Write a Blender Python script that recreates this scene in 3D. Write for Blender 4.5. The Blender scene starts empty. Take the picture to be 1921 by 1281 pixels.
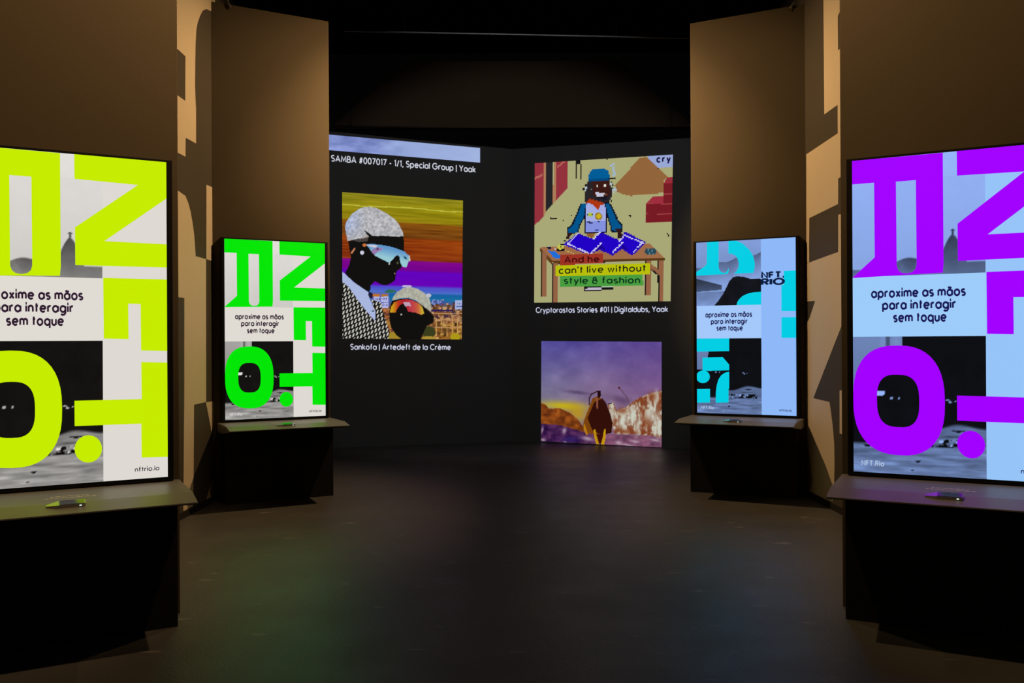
import bpy, bmesh, math, random
import numpy as np
from mathutils import Matrix, Vector

random.seed(7)
rng = np.random.default_rng(7)
scene = bpy.context.scene
COL = scene.collection

# ------------------------------------------------------------------ camera
FPX, PITCH, ROLL, EYE = 1638.67, 0.0003, -0.0053, 1.45      # image taken to be 1921 x 1281
cam_data = bpy.data.cameras.new('camera')
cam_data.sensor_width = 36.0
cam_data.lens = FPX / 1921.0 * 36.0
cam_data.clip_start, cam_data.clip_end = 0.05, 100
cam = bpy.data.objects.new('camera', cam_data)
COL.objects.link(cam)
cam.matrix_world = (Matrix.Translation((0, 0, EYE)) @ Matrix.Rotation(math.pi / 2 + PITCH, 4, 'X')
                    @ Matrix.Rotation(ROLL, 4, 'Z'))
scene.camera = cam

# ------------------------------------------------------------------ world, exposure
world = bpy.data.worlds.new('dark_hall')
world.use_nodes = True
world.node_tree.nodes['Background'].inputs['Color'].default_value = (0.55, 0.5, 0.45, 1)
world.node_tree.nodes['Background'].inputs['Strength'].default_value = 0.0015
scene.world = world
vs = scene.view_settings
vs.view_transform = 'Standard'
vs.look = 'None'
vs.exposure = 0.0
vs.gamma = 1.0
vs.use_curve_mapping = False
scene.cycles.use_denoising = True
scene.cycles.sample_clamp_indirect = 4.0
scene.cycles.max_bounces = 6

# lamp settings: (x, y, z), aim, watts, cone degrees  (the lamps themselves are built with their fixtures below)
WARM = (1.0, 0.60, 0.27)
SPOTS = [
    ((0.50, 8.50, 5.50), (-2.74, 7.60, 2.0), 860, 74, 'warm ceiling spotlight over the far displays aimed at the left graphic wall'),
    ((-0.50, 8.56, 5.50), (2.74, 7.65, 2.1), 820, 72, 'warm ceiling spotlight over the far displays aimed at the right graphic wall'),
    ((1.55, 7.60, 5.05), (-1.40, 9.10, 3.45), 1650, 40, 'added warm fill spotlight crossing over to the brown panel of the green display'),  # added lamp, brightens the inner edge of the far left panel
    ((-1.55, 7.65, 5.05), (1.40, 9.20, 3.45), 1350, 40, 'added warm fill spotlight crossing over to the brown panel of the cyan display'),  # added like its twin, to lift the far right panel's inner edge
    ((-0.05, 4.25, 5.05), (-2.30, 4.35, 3.1), 600, 84, 'warm ceiling spotlight over the near displays aimed at the left panel'),
    ((0.05, 4.30, 5.05), (2.30, 4.35, 3.1), 480, 84, 'warm ceiling spotlight over the near displays aimed at the right panel'),
]
# the projector's black level washes the far walls with a little grey light
PROJECTOR = ((0.0, 6.3, 5.02), (0.0, 12.5, 2.55), 155, 62)

# ------------------------------------------------------------------ helpers
def lin(c):
    c = np.asarray(c, float) / 255.0
    return np.where(c <= 0.04045, c / 12.92, ((c + 0.055) / 1.055) ** 2.4)

def link(o, parent=None):
    COL.objects.link(o)
    if parent is not None:
        o.parent = parent
    return o

def tag(o, label=None, cat=None, group=None, kind=None):
    if label: o['label'] = label
    if cat: o['category'] = cat
    if group: o['group'] = group
    if kind: o['kind'] = kind
    return o

def empty(name, loc=(0, 0, 0), rz=0.0):
    o = bpy.data.objects.new(name, None)
    o.empty_display_size = 0.2
    o.location = loc
    o.rotation_euler = (0, 0, rz)
    return link(o)

def mesh_obj(name, verts, faces, mat, parent=None, smooth=False):
    me = bpy.data.meshes.new(name)
    me.from_pydata([tuple(v) for v in verts], [], faces)
    me.update()
    me.materials.append(mat)
    if smooth:
        for p in me.polygons: p.use_smooth = True
    return link(bpy.data.objects.new(name, me), parent)

def bm_obj(name, bm, mat, parent=None, bevel=0.0, smooth=False):
    if bevel > 0:
        bmesh.ops.bevel(bm, geom=list(bm.edges), offset=bevel, segments=2, affect='EDGES', profile=0.6)
    bmesh.ops.recalc_face_normals(bm, faces=bm.faces)
    me = bpy.data.meshes.new(name)
    bm.to_mesh(me); bm.free()
    me.materials.append(mat)
    if smooth:
        for p in me.polygons: p.use_smooth = True
    return link(bpy.data.objects.new(name, me), parent)

def add_box(bm, x0, x1, y0, y1, z0, z1):
    v = [bm.verts.new(p) for p in ((x0, y0, z0), (x1, y0, z0), (x1, y1, z0), (x0, y1, z0),
                                   (x0, y0, z1), (x1, y0, z1), (x1, y1, z1), (x0, y1, z1))]
    for f in ((0, 3, 2, 1), (4, 5, 6, 7), (0, 1, 5, 4), (1, 2, 6, 5), (2, 3, 7, 6), (3, 0, 4, 7)):
        bm.faces.new([v[i] for i in f])

def prism(bm, profile, x0, x1):
    """profile in (y, z), extruded along x"""
    a = [bm.verts.new((x0, y, z)) for y, z in profile]
    b = [bm.verts.new((x1, y, z)) for y, z in profile]
    n = len(profile)
    bm.faces.new(a); bm.faces.new(b[::-1])
    for i in range(n):
        j = (i + 1) % n
        bm.faces.new((a[i], b[i], b[j], a[j]))

def add_tube(bm, pts, r, seg=8):
    pts = [Vector(p) for p in pts]
    rings = []
    for i, p in enumerate(pts):
        d = (pts[min(i + 1, len(pts) - 1)] - pts[max(i - 1, 0)]).normalized()
        up = Vector((0, 0, 1)) if abs(d.z) < 0.9 else Vector((1, 0, 0))
        s = d.cross(up).normalized(); t = s.cross(d)
        rings.append([bm.verts.new(p + (s * math.cos(2 * math.pi * k / seg) + t * math.sin(2 * math.pi * k / seg)) * r)
                      for k in range(seg)])
    for a, b in zip(rings, rings[1:]):
        for k in range(seg):
            bm.faces.new((a[k], a[(k + 1) % seg], b[(k + 1) % seg], b[k]))
    bm.faces.new(rings[0][::-1]); bm.faces.new(rings[-1])

# ------------------------------------------------------------------ materials
def paint(name, rgb, rough=0.6, noise=0.12, scale=3.0, bump=0.0, spec=0.3, metal=0.0):
    m = bpy.data.materials.new(name)
    m.use_nodes = True
    nt = m.node_tree; b = nt.nodes['Principled BSDF']
    b.inputs['Roughness'].default_value = rough
    b.inputs['Specular IOR Level'].default_value = spec
    b.inputs['Metallic'].default_value = metal
    tc = nt.nodes.new('ShaderNodeTexCoord')
    n = nt.nodes.new('ShaderNodeTexNoise'); n.inputs['Scale'].default_value = scale; n.inputs['Detail'].default_value = 6
    nt.links.new(tc.outputs['Object'], n.inputs['Vector'])
    r = nt.nodes.new('ShaderNodeMix'); r.data_type = 'RGBA'
    r.inputs['A'].default_value = (*[c * (1 - noise) for c in rgb], 1)
    r.inputs['B'].default_value = (*[c * (1 + noise) for c in rgb], 1)
    nt.links.new(n.outputs['Fac'], r.inputs['Factor'])
    nt.links.new(r.outputs['Result'], b.inputs['Base Color'])
    if bump > 0:
        n2 = nt.nodes.new('ShaderNodeTexNoise'); n2.inputs['Scale'].default_value = 180; n2.inputs['Detail'].default_value = 4
        nt.links.new(tc.outputs['Object'], n2.inputs['Vector'])
        bp = nt.nodes.new('ShaderNodeBump'); bp.inputs['Strength'].default_value = bump; bp.inputs['Distance'].default_value = 0.004
        nt.links.new(n2.outputs['Fac'], bp.inputs['Height'])
        nt.links.new(bp.outputs['Normal'], b.inputs['Normal'])
    return m

M_PANEL = paint('brown_panel_paint', (0.080, 0.065, 0.042), 0.75, 0.06, 2.0, 0.12, 0.15)
M_WALL = paint('dark_brown_wall_paint', (0.052, 0.046, 0.036), 0.75, 0.08, 2.0, 0.12, 0.15)
M_GRAPH = paint('tan_graphic_vinyl', (0.50, 0.44, 0.33), 0.6, 0.05, 2.0, 0.05, 0.2)
M_BLACKWALL = paint('charcoal_projection_wall', (0.085, 0.085, 0.085), 0.8, 0.06, 2.0, 0.05, 0.1)
M_BLACK = paint('black_laminate', (0.016, 0.016, 0.016), 0.55, 0.15, 5.0, 0.0, 0.15)
M_BEZEL = paint('black_display_plastic', (0.008, 0.008, 0.008), 0.45, 0.1, 8.0, 0.0, 0.2)
M_LEDGE = paint('grey_ledge_laminate', (0.135, 0.133, 0.127), 0.42, 0.08, 6.0, 0.03, 0.3)
M_CEIL = paint('black_ceiling_paint', (0.006, 0.006, 0.006), 0.9, 0.2, 1.0, 0.0, 0.05)
M_GABLE = paint('dark_gable_boarding', (0.135, 0.088, 0.055), 0.8, 0.15, 1.2, 0.0, 0.1)
M_BAR = paint('grey_metal_tube', (0.13, 0.13, 0.135), 0.4, 0.1, 10, 0.0, 0.5, 0.6)
M_CAN = paint('black_lamp_metal', (0.015, 0.015, 0.015), 0.5, 0.1, 10, 0.0, 0.3)
M_ALU = paint('brushed_aluminium', (0.45, 0.44, 0.42), 0.3, 0.1, 30, 0.0, 0.5, 0.9)
M_GLASS = paint('glossy_black_glass', (0.02, 0.02, 0.02), 0.12, 0.05, 5, 0.0, 0.9)
M_PRINT = paint('faint_grey_print', (0.48, 0.47, 0.45), 0.5, 0.05, 5, 0.0, 0.2)

def floor_material():
    m = bpy.data.materials.new('dark_grey_vinyl_floor')
    m.use_nodes = True
    nt = m.node_tree; b = nt.nodes['Principled BSDF']; L = nt.links.new
    tc = nt.nodes.new('ShaderNodeTexCoord')
    n1 = nt.nodes.new('ShaderNodeTexNoise'); n1.inputs['Scale'].default_value = 1.3; n1.inputs['Detail'].default_value = 8
    n1.inputs['Roughness'].default_value = 0.6
    L(tc.outputs['Object'], n1.inputs['Vector'])
    cr = nt.nodes.new('ShaderNodeValToRGB')
    cr.color_ramp.elements[0].position = 0.3; cr.color_ramp.elements[0].color = (0.047, 0.047, 0.045, 1)
    cr.color_ramp.elements[1].position = 0.75; cr.color_ramp.elements[1].color = (0.066, 0.066, 0.064, 1)
    L(n1.outputs['Fac'], cr.inputs['Fac'])
    # pale scuffs
    mp = nt.nodes.new('ShaderNodeMapping'); mp.inputs['Scale'].default_value = (4.5, 9.0, 1.0); mp.inputs['Rotation'].default_value = (0, 0, 0.5)
    L(tc.outputs['Object'], mp.inputs['Vector'])
    n2 = nt.nodes.new('ShaderNodeTexNoise'); n2.inputs['Scale'].default_value = 1.0; n2.inputs['Detail'].default_value = 5
    L(mp.outputs['Vector'], n2.inputs['Vector'])
    c2 = nt.nodes.new('ShaderNodeValToRGB')
    c2.color_ramp.elements[0].position = 0.64; c2.color_ramp.elements[0].color = (0, 0, 0, 1)
    c2.color_ramp.elements[1].position = 0.74; c2.color_ramp.elements[1].color = (0.7, 0.7, 0.7, 1)
    L(n2.outputs['Fac'], c2.inputs['Fac'])
    mx = nt.nodes.new('ShaderNodeMix'); mx.data_type = 'RGBA'
    L(c2.outputs['Color'], mx.inputs['Factor']); L(cr.outputs['Color'], mx.inputs['A'])
    mx.inputs['B'].default_value = (0.20, 0.195, 0.185, 1)
    L(mx.outputs['Result'], b.inputs['Base Color'])
    n3 = nt.nodes.new('ShaderNodeTexNoise'); n3.inputs['Scale'].default_value = 2.4; n3.inputs['Detail'].default_value = 6
    L(tc.outputs['Object'], n3.inputs['Vector'])
    mr = nt.nodes.new('ShaderNodeMapRange')
    mr.inputs['To Min'].default_value = 0.36; mr.inputs['To Max'].default_value = 0.56
    L(n3.outputs['Fac'], mr.inputs['Value'])
    L(mr.outputs['Result'], b.inputs['Roughness'])
    b.inputs['Specular IOR Level'].default_value = 0.65
    n4 = nt.nodes.new('ShaderNodeTexNoise'); n4.inputs['Scale'].default_value = 60; n4.inputs['Detail'].default_value = 5
    L(tc.outputs['Object'], n4.inputs['Vector'])
    bp = nt.nodes.new('ShaderNodeBump'); bp.inputs['Strength'].default_value = 0.15; bp.inputs['Distance'].default_value = 0.01
    L(n4.outputs['Fac'], bp.inputs['Height']); L(bp.outputs['Normal'], b.inputs['Normal'])
    return m
M_FLOOR = floor_material()

_em = {}
def glow(rgb, strength=1.0, sample=True):
    """light given off by a lit screen / projected picture in one flat colour"""
    key = (tuple(int(x) for x in rgb), strength)
    if key in _em: return _em[key]
    m = bpy.data.materials.new('screen_light_%d_%d_%d' % key[0])
    m.use_nodes = True
    b = m.node_tree.nodes['Principled BSDF']
    b.inputs['Base Color'].default_value = (0.004, 0.004, 0.004, 1)
    b.inputs['Roughness'].default_value = 0.5
    b.inputs['Specular IOR Level'].default_value = 0.05
    b.inputs['Emission Color'].default_value = (*lin(rgb), 1)
    b.inputs['Emission Strength'].default_value = strength
    _em[key] = m
    return m

def glow_attr(name, strength=1.0, sampling='AUTO'):
    m = bpy.data.materials.new(name)
    m.use_nodes = True
    nt = m.node_tree; b = nt.nodes['Principled BSDF']
    b.inputs['Base Color'].default_value = (0.004, 0.004, 0.004, 1)
    b.inputs['Roughness'].default_value = 0.5
    b.inputs['Specular IOR Level'].default_value = 0.05
    a = nt.nodes.new('ShaderNodeAttribute'); a.attribute_name = 'tint'
    nt.links.new(a.outputs['Color'], b.inputs['Emission Color'])
    b.inputs['Emission Strength'].default_value = strength
    m.cycles.emission_sampling = sampling
    return m
M_SCREENPIC = glow_attr('screen_picture_light', 1.0, 'FRONT')
M_PROJPIC = glow_attr('projected_picture_light', 1.0, 'NONE')

# ------------------------------------------------------------------ picture building
def fill_loops(bm, loops, mat_index=0):
    edges = []
    for lp in loops:
        vs_ = [bm.verts.new(p) for p in lp]
        for i in range(len(vs_)):
            edges.append(bm.edges.new((vs_[i], vs_[(i + 1) % len(vs_)])))
    g = bmesh.ops.triangle_fill(bm, edges=edges, use_beauty=True)
    for f in g['geom']:
        if isinstance(f, bmesh.types.BMFace): f.material_index = mat_index

def flat_shapes(name, items, parent):
    """items: (rgb, [loops of 3D points]); faces turned to local -y"""
    bm = bmesh.new(); mats = []
    for rgb, loops in items:
        key = tuple(rgb)
        if key not in mats: mats.append(key)
        fill_loops(bm, loops, mats.index(key))
    for f in bm.faces:
        f.normal_update()
        if f.normal.y > 0: f.normal_flip()
    me = bpy.data.meshes.new(name); bm.to_mesh(me); bm.free()
    for k in mats: me.materials.append(glow(k))
    return link(bpy.data.objects.new(name, me), parent)

def grid_picture(name, cols, place, parent, mat, cells=False):
    """cols: (ny, nx, 3) sRGB colours; place(a, b) -> 3D; smooth per-point colours, or square cells"""
    ny, nx = cols.shape[:2]
    if not cells:
        aa, bb = np.meshgrid(np.linspace(0, 1, nx), np.linspace(0, 1, ny))
        verts = place(aa.ravel(), bb.ravel())
        idx = np.arange(nx * ny).reshape(ny, nx)
        faces = np.stack([idx[1:, :-1], idx[1:, 1:], idx[:-1, 1:], idx[:-1, :-1]], -1).reshape(-1, 4)
        colv = lin(cols.reshape(-1, 3))
    else:
        V, F, Cc = [], [], []
        for j in range(ny):
            i = 0
            while i < nx:
                k = i
                while k + 1 < nx and np.array_equal(cols[j, k + 1], cols[j, i]): k += 1
                n = len(V)
                V += [(i / nx, (j + 1) / ny), ((k + 1) / nx, (j + 1) / ny), ((k + 1) / nx, j / ny), (i / nx, j / ny)]
                F.append((n, n + 1, n + 2, n + 3)); Cc += [cols[j, i]] * 4
                i = k + 1
        V = np.array(V); verts = place(V[:, 0], V[:, 1]); faces = np.array(F); colv = lin(np.array(Cc))
    me = bpy.data.meshes.new(name)
    nv, nf = len(verts), len(faces)
    me.vertices.add(nv); me.vertices.foreach_set('co', np.asarray(verts, np.float32).ravel())
    me.loops.add(nf * 4); me.loops.foreach_set('vertex_index', faces.astype(np.int32).ravel())
    me.polygons.add(nf); me.polygons.foreach_set('loop_start', np.arange(0, nf * 4, 4, dtype=np.int32))
    me.update(calc_edges=True)
    at = me.attributes.new('tint', 'FLOAT_COLOR', 'POINT')
    at.data.foreach_set('color', np.c_[colv, np.ones(nv)].astype(np.float32).ravel())
    me.materials.append(mat)
    return link(bpy.data.objects.new(name, me), parent)

def homography(src):
    """corner points TL TR BR BL -> unit square (a right, b down)"""
    A, B = [], []
    for (x, y), (a, b) in zip(src, ((0, 0), (1, 0), (1, 1), (0, 1))):
        A.append([x, y, 1, 0, 0, 0, -a * x, -a * y]); B.append(a)
        A.append([0, 0, 0, x, y, 1, -b * x, -b * y]); B.append(b)
    h = np.append(np.linalg.solve(np.array(A, float), np.array(B, float)), 1).reshape(3, 3)
    def f(pts):
        p = np.asarray(pts, float).reshape(-1, 2)
        q = np.c_[p, np.ones(len(p))] @ h.T
        return q[:, :2] / q[:, 2:]
    return f

def vnoise(x, y, seed=0):
    """smooth value noise"""
    r = np.random.default_rng(seed).random((64, 64))
    xi, yi = np.floor(x).astype(int), np.floor(y).astype(int)
    fx, fy = x - xi, y - yi
    fx, fy = fx * fx * (3 - 2 * fx), fy * fy * (3 - 2 * fy)
    g = lambda i, j: r[j % 64, i % 64]
    return (g(xi, yi) * (1 - fx) + g(xi + 1, yi) * fx) * (1 - fy) + (g(xi, yi + 1) * (1 - fx) + g(xi + 1, yi + 1) * fx) * fy

def fbm(x, y, seed=0, o=4):
    s, a, t = 0, 0.5, 0
    for k in range(o):
        s = s + a * vnoise(x * 2 ** k, y * 2 ** k, seed + k); t += a; a *= 0.5
    return s / t

class Canvas:
    def __init__(self, nx, ny, corners, cells=False):
        self.nx, self.ny = nx, ny
        self.H = homography(corners)
        if cells:
            self.A, self.B = np.meshgrid((np.arange(nx) + .5) / nx, (np.arange(ny) + .5) / ny)
        else:
            self.A, self.B = np.meshgrid(np.linspace(0, 1, nx), np.linspace(0, 1, ny))
        self.c = np.zeros((ny, nx, 3))
        # source coordinates of each point (inverse homography through a fine solve)
        src = np.array(corners, float)
        inv = homography_inv(src)
        XY = inv(np.c_[self.A.ravel(), self.B.ravel()])
        self.X = XY[:, 0].reshape(ny, nx); self.Y = XY[:, 1].reshape(ny, nx)
    def inside(self, pts):
        p = np.asarray(pts, float); X, Y = self.X, self.Y
        res = np.zeros(X.shape, bool)
        x1, y1 = p[-1]
        for x2, y2 in p:
            if y1 != y2:
                cnd = ((y1 > Y) != (y2 > Y)) & (X < (x2 - x1) * (Y - y1) / (y2 - y1) + x1)
                res ^= cnd
            x1, y1 = x2, y2
        return res
    def poly(self, pts, rgb):
        m = self.inside(pts)
        self.put(m, rgb); return m
    def put(self, m, rgb):
        rgb = np.asarray(rgb, float)
        self.c[m] = rgb[m] if rgb.ndim == 3 else rgb
    def ell(self, cx, cy, rx, ry, rgb):
        m = ((self.X - cx) / rx) ** 2 + ((self.Y - cy) / ry) ** 2 < 1
        self.put(m, rgb); return m
    def rect(self, x0, y0, x1, y1, rgb):
        m = (self.X >= x0) & (self.X < x1) & (self.Y >= y0) & (self.Y < y1)
        self.put(m, rgb); return m
    def line(self, x0, y0, x1, y1, w, rgb):
        dx, dy = x1 - x0, y1 - y0; L2 = dx * dx + dy * dy
        t = np.clip(((self.X - x0) * dx + (self.Y - y0) * dy) / L2, 0, 1)
        m = (self.X - x0 - t * dx) ** 2 + (self.Y - y0 - t * dy) ** 2 < (w / 2) ** 2
        self.put(m, rgb); return m

def homography_inv(src):
    A, B = [], []
    for (x, y), (a, b) in zip(src, ((0, 0), (1, 0), (1, 1), (0, 1))):
        A.append([a, b, 1, 0, 0, 0, -x * a, -x * b]); B.append(x)
        A.append([0, 0, 0, a, b, 1, -y * a, -y * b]); B.append(y)
    h = np.append(np.linalg.solve(np.array(A, float), np.array(B, float)), 1).reshape(3, 3)
    def f(p):
        q = np.c_[p, np.ones(len(p))] @ h.T
        return q[:, :2] / q[:, 2:]
    return f

# ------------------------------------------------------------------ a geometric monoline alphabet (x-height 1)
def arc(cx, cy, rx, ry, a0, a1, n=14):
    return [(cx + rx * math.cos(math.radians(a0 + (a1 - a0) * i / n)), cy + ry * math.sin(math.radians(a0 + (a1 - a0) * i / n)))
            for i in range(n + 1)]
O_ = arc(.5, .5, .5, .5, 0, 360, 24)
def dot(x, y, r=.13): return [(x - r, y), (x + r, y)]
def ess(w, h):
    return arc(w / 2, .75 * h, w / 2, .25 * h, 35, 270) + arc(w / 2, .25 * h, w / 2, .25 * h, 90, -145)[1:]
C, A_ = 1.5, 1.5
G = {
 'a': ([O_, [(1, 1), (1, 0)]], 1), 'b': ([O_, [(0, A_), (0, 0)]], 1), 'd': ([O_, [(1, A_), (1, 0)]], 1),
 'c': ([arc(.5, .5, .5, .5, 48, 312, 18)], .85), 'e': ([arc(.5, .5, .5, .5, 0, 315, 20), [(0.02, .5), (1, .5)]], 1),
 'f': ([[(.2, 0), (.2, 1.2)] + arc(.48, 1.2, .28, .3, 180, 80, 6)[1:], [(0, .95), (.5, .95)]], .5),
 'g': ([O_, [(1, 1), (1, 0)] + arc(.5, 0, .5, .5, 0, -140, 10)[1:]], 1),
 'h': ([[(0, A_), (0, 0)], [(0, .5)] + arc(.4, .6, .4, .4, 180, 0) + [(.8, 0)]], .8),
 'i': ([[(0, 1), (0, 0)], dot(0, 1.38)], .0), 'k': ([[(0, A_), (0, 0)], [(.7, 1), (.03, .42)], [(.22, .58), (.75, 0)]], .72),
 'l': ([[(0, A_), (0, 0)]], .0),
 'm': ([[(0, 1), (0, 0)], [(0, .5)] + arc(.35, .65, .35, .35, 180, 0) + [(.7, 0)], [(.7, .5)] + arc(1.05, .65, .35, .35, 180, 0) + [(1.4, 0)]], 1.4),
 'n': ([[(0, 1), (0, 0)], [(0, .5)] + arc(.4, .6, .4, .4, 180, 0) + [(.8, 0)]], .8),
 'o': ([O_], 1), 'p': ([O_, [(0, 1), (0, -.5)]], 1), 'q': ([O_, [(1, 1), (1, -.5)]], 1),
 'r': ([[(0, 1), (0, 0)], [(0, .5)] + arc(.36, .6, .36, .38, 180, 60, 8)], .5),
 's': ([ess(.66, 1)], .66), 't': ([[(.22, 1.42), (.22, 0)], [(0, 1), (.52, 1)]], .5),
 'u': ([[(0, 1), (0, .4)] + arc(.4, .4, .4, .4, 180, 360)[1:] + [(.8, 1)], [(.8, 1), (.8, 0)]], .8),
 'v': ([[(0, 1), (.42, 0), (.84, 1)]], .84), 'w': ([[(0, 1), (.32, 0), (.64, 1), (.96, 0), (1.28, 1)]], 1.28),
 'x': ([[(0, 1), (.75, 0)], [(.75, 1), (0, 0)]], .75), 'y': ([[(0, 1), (.44, 0)], [(.86, 1), (.2, -.5)]], .86),
 'A': ([[(0, 0), (.62, C), (1.24, 0)], [(.22, .45), (1.02, .45)]], 1.24),
 'B': ([[(0, 0), (0, C)], [(0, C)] + arc(.45, 1.14, .36, .36, 90, -90) + [(0, .78)], [(0, .78)] + arc(.5, .39, .4, .39, 90, -90) + [(0, 0)]], .9),
 'C': ([arc(.75, .75, .75, .75, 42, 318, 22)], 1.3),
 'D': ([[(0, 0), (0, C)], [(0, C)] + arc(.35, .75, .75, .75, 90, -90, 18) + [(0, 0)]], 1.1),
 'F': ([[(0, 0), (0, C)], [(0, C - .05), (.8, C - .05)], [(0, .78), (.7, .78)]], .8),
 'G': ([arc(.75, .75, .75, .75, 42, 360, 24), [(1.5, .75), (.85, .75)]], 1.5),
 'I': ([[(0, 0), (0, C)]], 0), 'M': ([[(0, 0), (.15, C), (.7, .25), (1.25, C), (1.4, 0)]], 1.4),
 'N': ([[(0, 0), (0, C), (1.05, 0), (1.05, C)]], 1.05), 'O': ([arc(.75, .75, .75, .75, 0, 360, 28)], 1.5),
 'R': ([[(0, 0), (0, C)], [(0, C)] + arc(.5, 1.1, .38, .38, 90, -90) + [(0, .72)], [(.4, .72), (.92, 0)]], .9),
 'S': ([ess(.85, C)], .85), 'T': ([[(.5, 0), (.5, C)], [(0, C - .05), (1, C - .05)]], 1),
 'Y': ([[(0, C), (.55, .7), (1.1, C)], [(.55, .7), (.55, 0)]], 1.1),
 '0': ([arc(.45, .75, .45, .75, 0, 360, 26)], .9), '1': ([[(0, 1.2), (.3, C), (.3, 0)]], .35),
 '7': ([[(0, C - .05), (.85, C - .05), (.25, 0)]], .85), '2': ([arc(.42, 1.08, .42, .42, 170, -40, 10) + [(0, 0), (.9, 0)]], .9),
 '#': ([[(.15, 0), (.45, C)], [(.5, 0), (.8, C)], [(.05, .5), (.9, .5)], [(.1, 1.0), (.95, 1.0)]], .95),
 '-': ([[(0, .55), (.5, .55)]], .5), '/': ([[(0, -.1), (.55, C)]], .55), ',': ([[(.1, .15), (0, -.28)]], .12),
 '|': ([[(0, -.3), (0, C)]], 0), "'": ([[(0, C), (0, 1.1)]], 0), '.': ([dot(0.05, .1)], .1),
 '&': ([[(.95, 0), (.25, 0)] + arc(.3, .38, .3, .38, 270, 90, 8)[1:] + [(.9, .76)], [(.9, .76), (.9, .3)],
        arc(.45, 1.1, .3, .34, 0, 360, 14)], 1.0),
}
G['ã'] = (G['a'][0] + [[(.15, 1.28), (.35, 1.42), (.65, 1.3), (.85, 1.44)]], 1)
G['è'] = (G['e'][0] + [[(.3, 1.5), (.62, 1.24)]], 1)

def stroke_faces(line, w):
    p = [np.array(q, float) for q in line]
    closed = np.allclose(p[0], p[-1]) and len(p) > 4
    n = len(p); out = []
    for i in range(n):
        if closed:
            a = p[i - 1] if i > 0 else p[-2]; b = p[i + 1] if i < n - 1 else p[1]
        else:
            a = p[max(i - 1, 0)]; b = p[min(i + 1, n - 1)]
        d1 = p[i] - a; d2 = b - p[i]
        n1 = np.array([-d1[1], d1[0]]); n2 = np.array([-d2[1], d2[0]])
        if np.linalg.norm(n1) < 1e-9: n1 = n2
        if np.linalg.norm(n2) < 1e-9: n2 = n1
        n1 = n1 / np.linalg.norm(n1); n2 = n2 / np.linalg.norm(n2)
        m = n1 + n2; m = m / max(np.linalg.norm(m), 1e-6)
        k = min(1 / max(m @ n1, .3), 1.8)
        out.append((p[i] + m * w / 2 * k, p[i] - m * w / 2 * k))
    return out

def text_obj(name, text, rgb, frame, parent, w=0.2, track=0.36, space=0.62, wide=1.0, face_dir=None):
    """frame(x, y): x 0..1 along the line, y in x-heights... both from the caller; returns 3D points"""
    strips, x = [], 0.0
    for ch in text:
        if ch == ' ':
            x += space; continue
        g, adv = G[ch]
        for ln in g:
            ww = w * 1.25 if len(ln) == 2 and abs(ln[0][1] - ln[1][1]) < 1e-6 and abs(ln[0][0] - ln[1][0]) < .3 else w
            strips.append([(np.array(a) + (x, 0), np.array(b) + (x, 0)) for a, b in stroke_faces(ln, ww)])
        x += adv + track
    total = x - track
    V, F = [], []
    for s in strips:
        k0 = len(V)
        for a, b in s:
            V += [frame(a[0] / total, a[1]), frame(b[0] / total, b[1])]
        for i in range(len(s) - 1):
            F.append((k0 + 2 * i, k0 + 2 * i + 1, k0 + 2 * i + 3, k0 + 2 * i + 2))
    return tag(mesh_obj(name, V, F, glow(rgb), parent), kind='stuff')

# ------------------------------------------------------------------ the view rays (for estimating places on walls)
EYEV = np.array([0, 0, EYE])
def ray(x, y):
    u, v = x - 960.5, y - 640.5
    c, s = math.cos(ROLL), math.sin(ROLL)
    u, v = c * u + s * v, -s * u + c * v
    yc = -v / FPX
    return np.array([u / FPX, math.cos(PITCH) - yc * math.sin(PITCH), math.sin(PITCH) + yc * math.cos(PITCH)])
def on_plane(x, y, p0, nrm):
    d = ray(x, y)
    return EYEV + d * (np.dot(np.asarray(p0) - EYEV, nrm) / np.dot(d, nrm))

# ================================================================== THE SETTING
def struct(o, label, cat):
    return tag(o, label, cat, kind='structure')

bm = bmesh.new(); add_box(bm, -4.5, 4.5, -4.0, 15.0, -0.12, 0.0)
struct(bm_obj('floor', bm, M_FLOOR), 'dark grey scuffed vinyl floor of the exhibition hall', 'floor')
bm = bmesh.new(); add_box(bm, -4.5, 4.5, -4.0, 15.0, 6.4, 6.55)
struct(bm_obj('ceiling', bm, M_CEIL), 'black ceiling high above the exhibition', 'ceiling')

WX = 2.74                                   # side walls
WTOP = 4.58
bm = bmesh.new(); add_box(bm, -WX - 0.15, -WX, -3.5, 12.4, 0, WTOP + 0.25)
wall_left = struct(bm_obj('wall_left', bm, M_WALL), 'dark brown left side wall with tan letter graphics behind the display panels', 'wall')
bm = bmesh.new(); add_box(bm, WX, WX + 0.15, -3.5, 12.4, 0, WTOP + 0.25)
wall_right = struct(bm_obj('wall_right', bm, M_WALL), 'dark brown right side wall with tan letter graphics behind the display panels', 'wall')
for sgn, nm in ((-1, 'left'), (1, 'right')):
    bm = bmesh.new()
    add_box(bm, *sorted((sgn * (WX - 0.014), sgn * (WX + 0.001))), -3.5, 11.4, 0, 0.055)
    struct(bm_obj('baseboard_' + nm, bm, M_BLACK), 'thin black baseboard along the %s graphic wall' % nm, 'baseboard')

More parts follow.
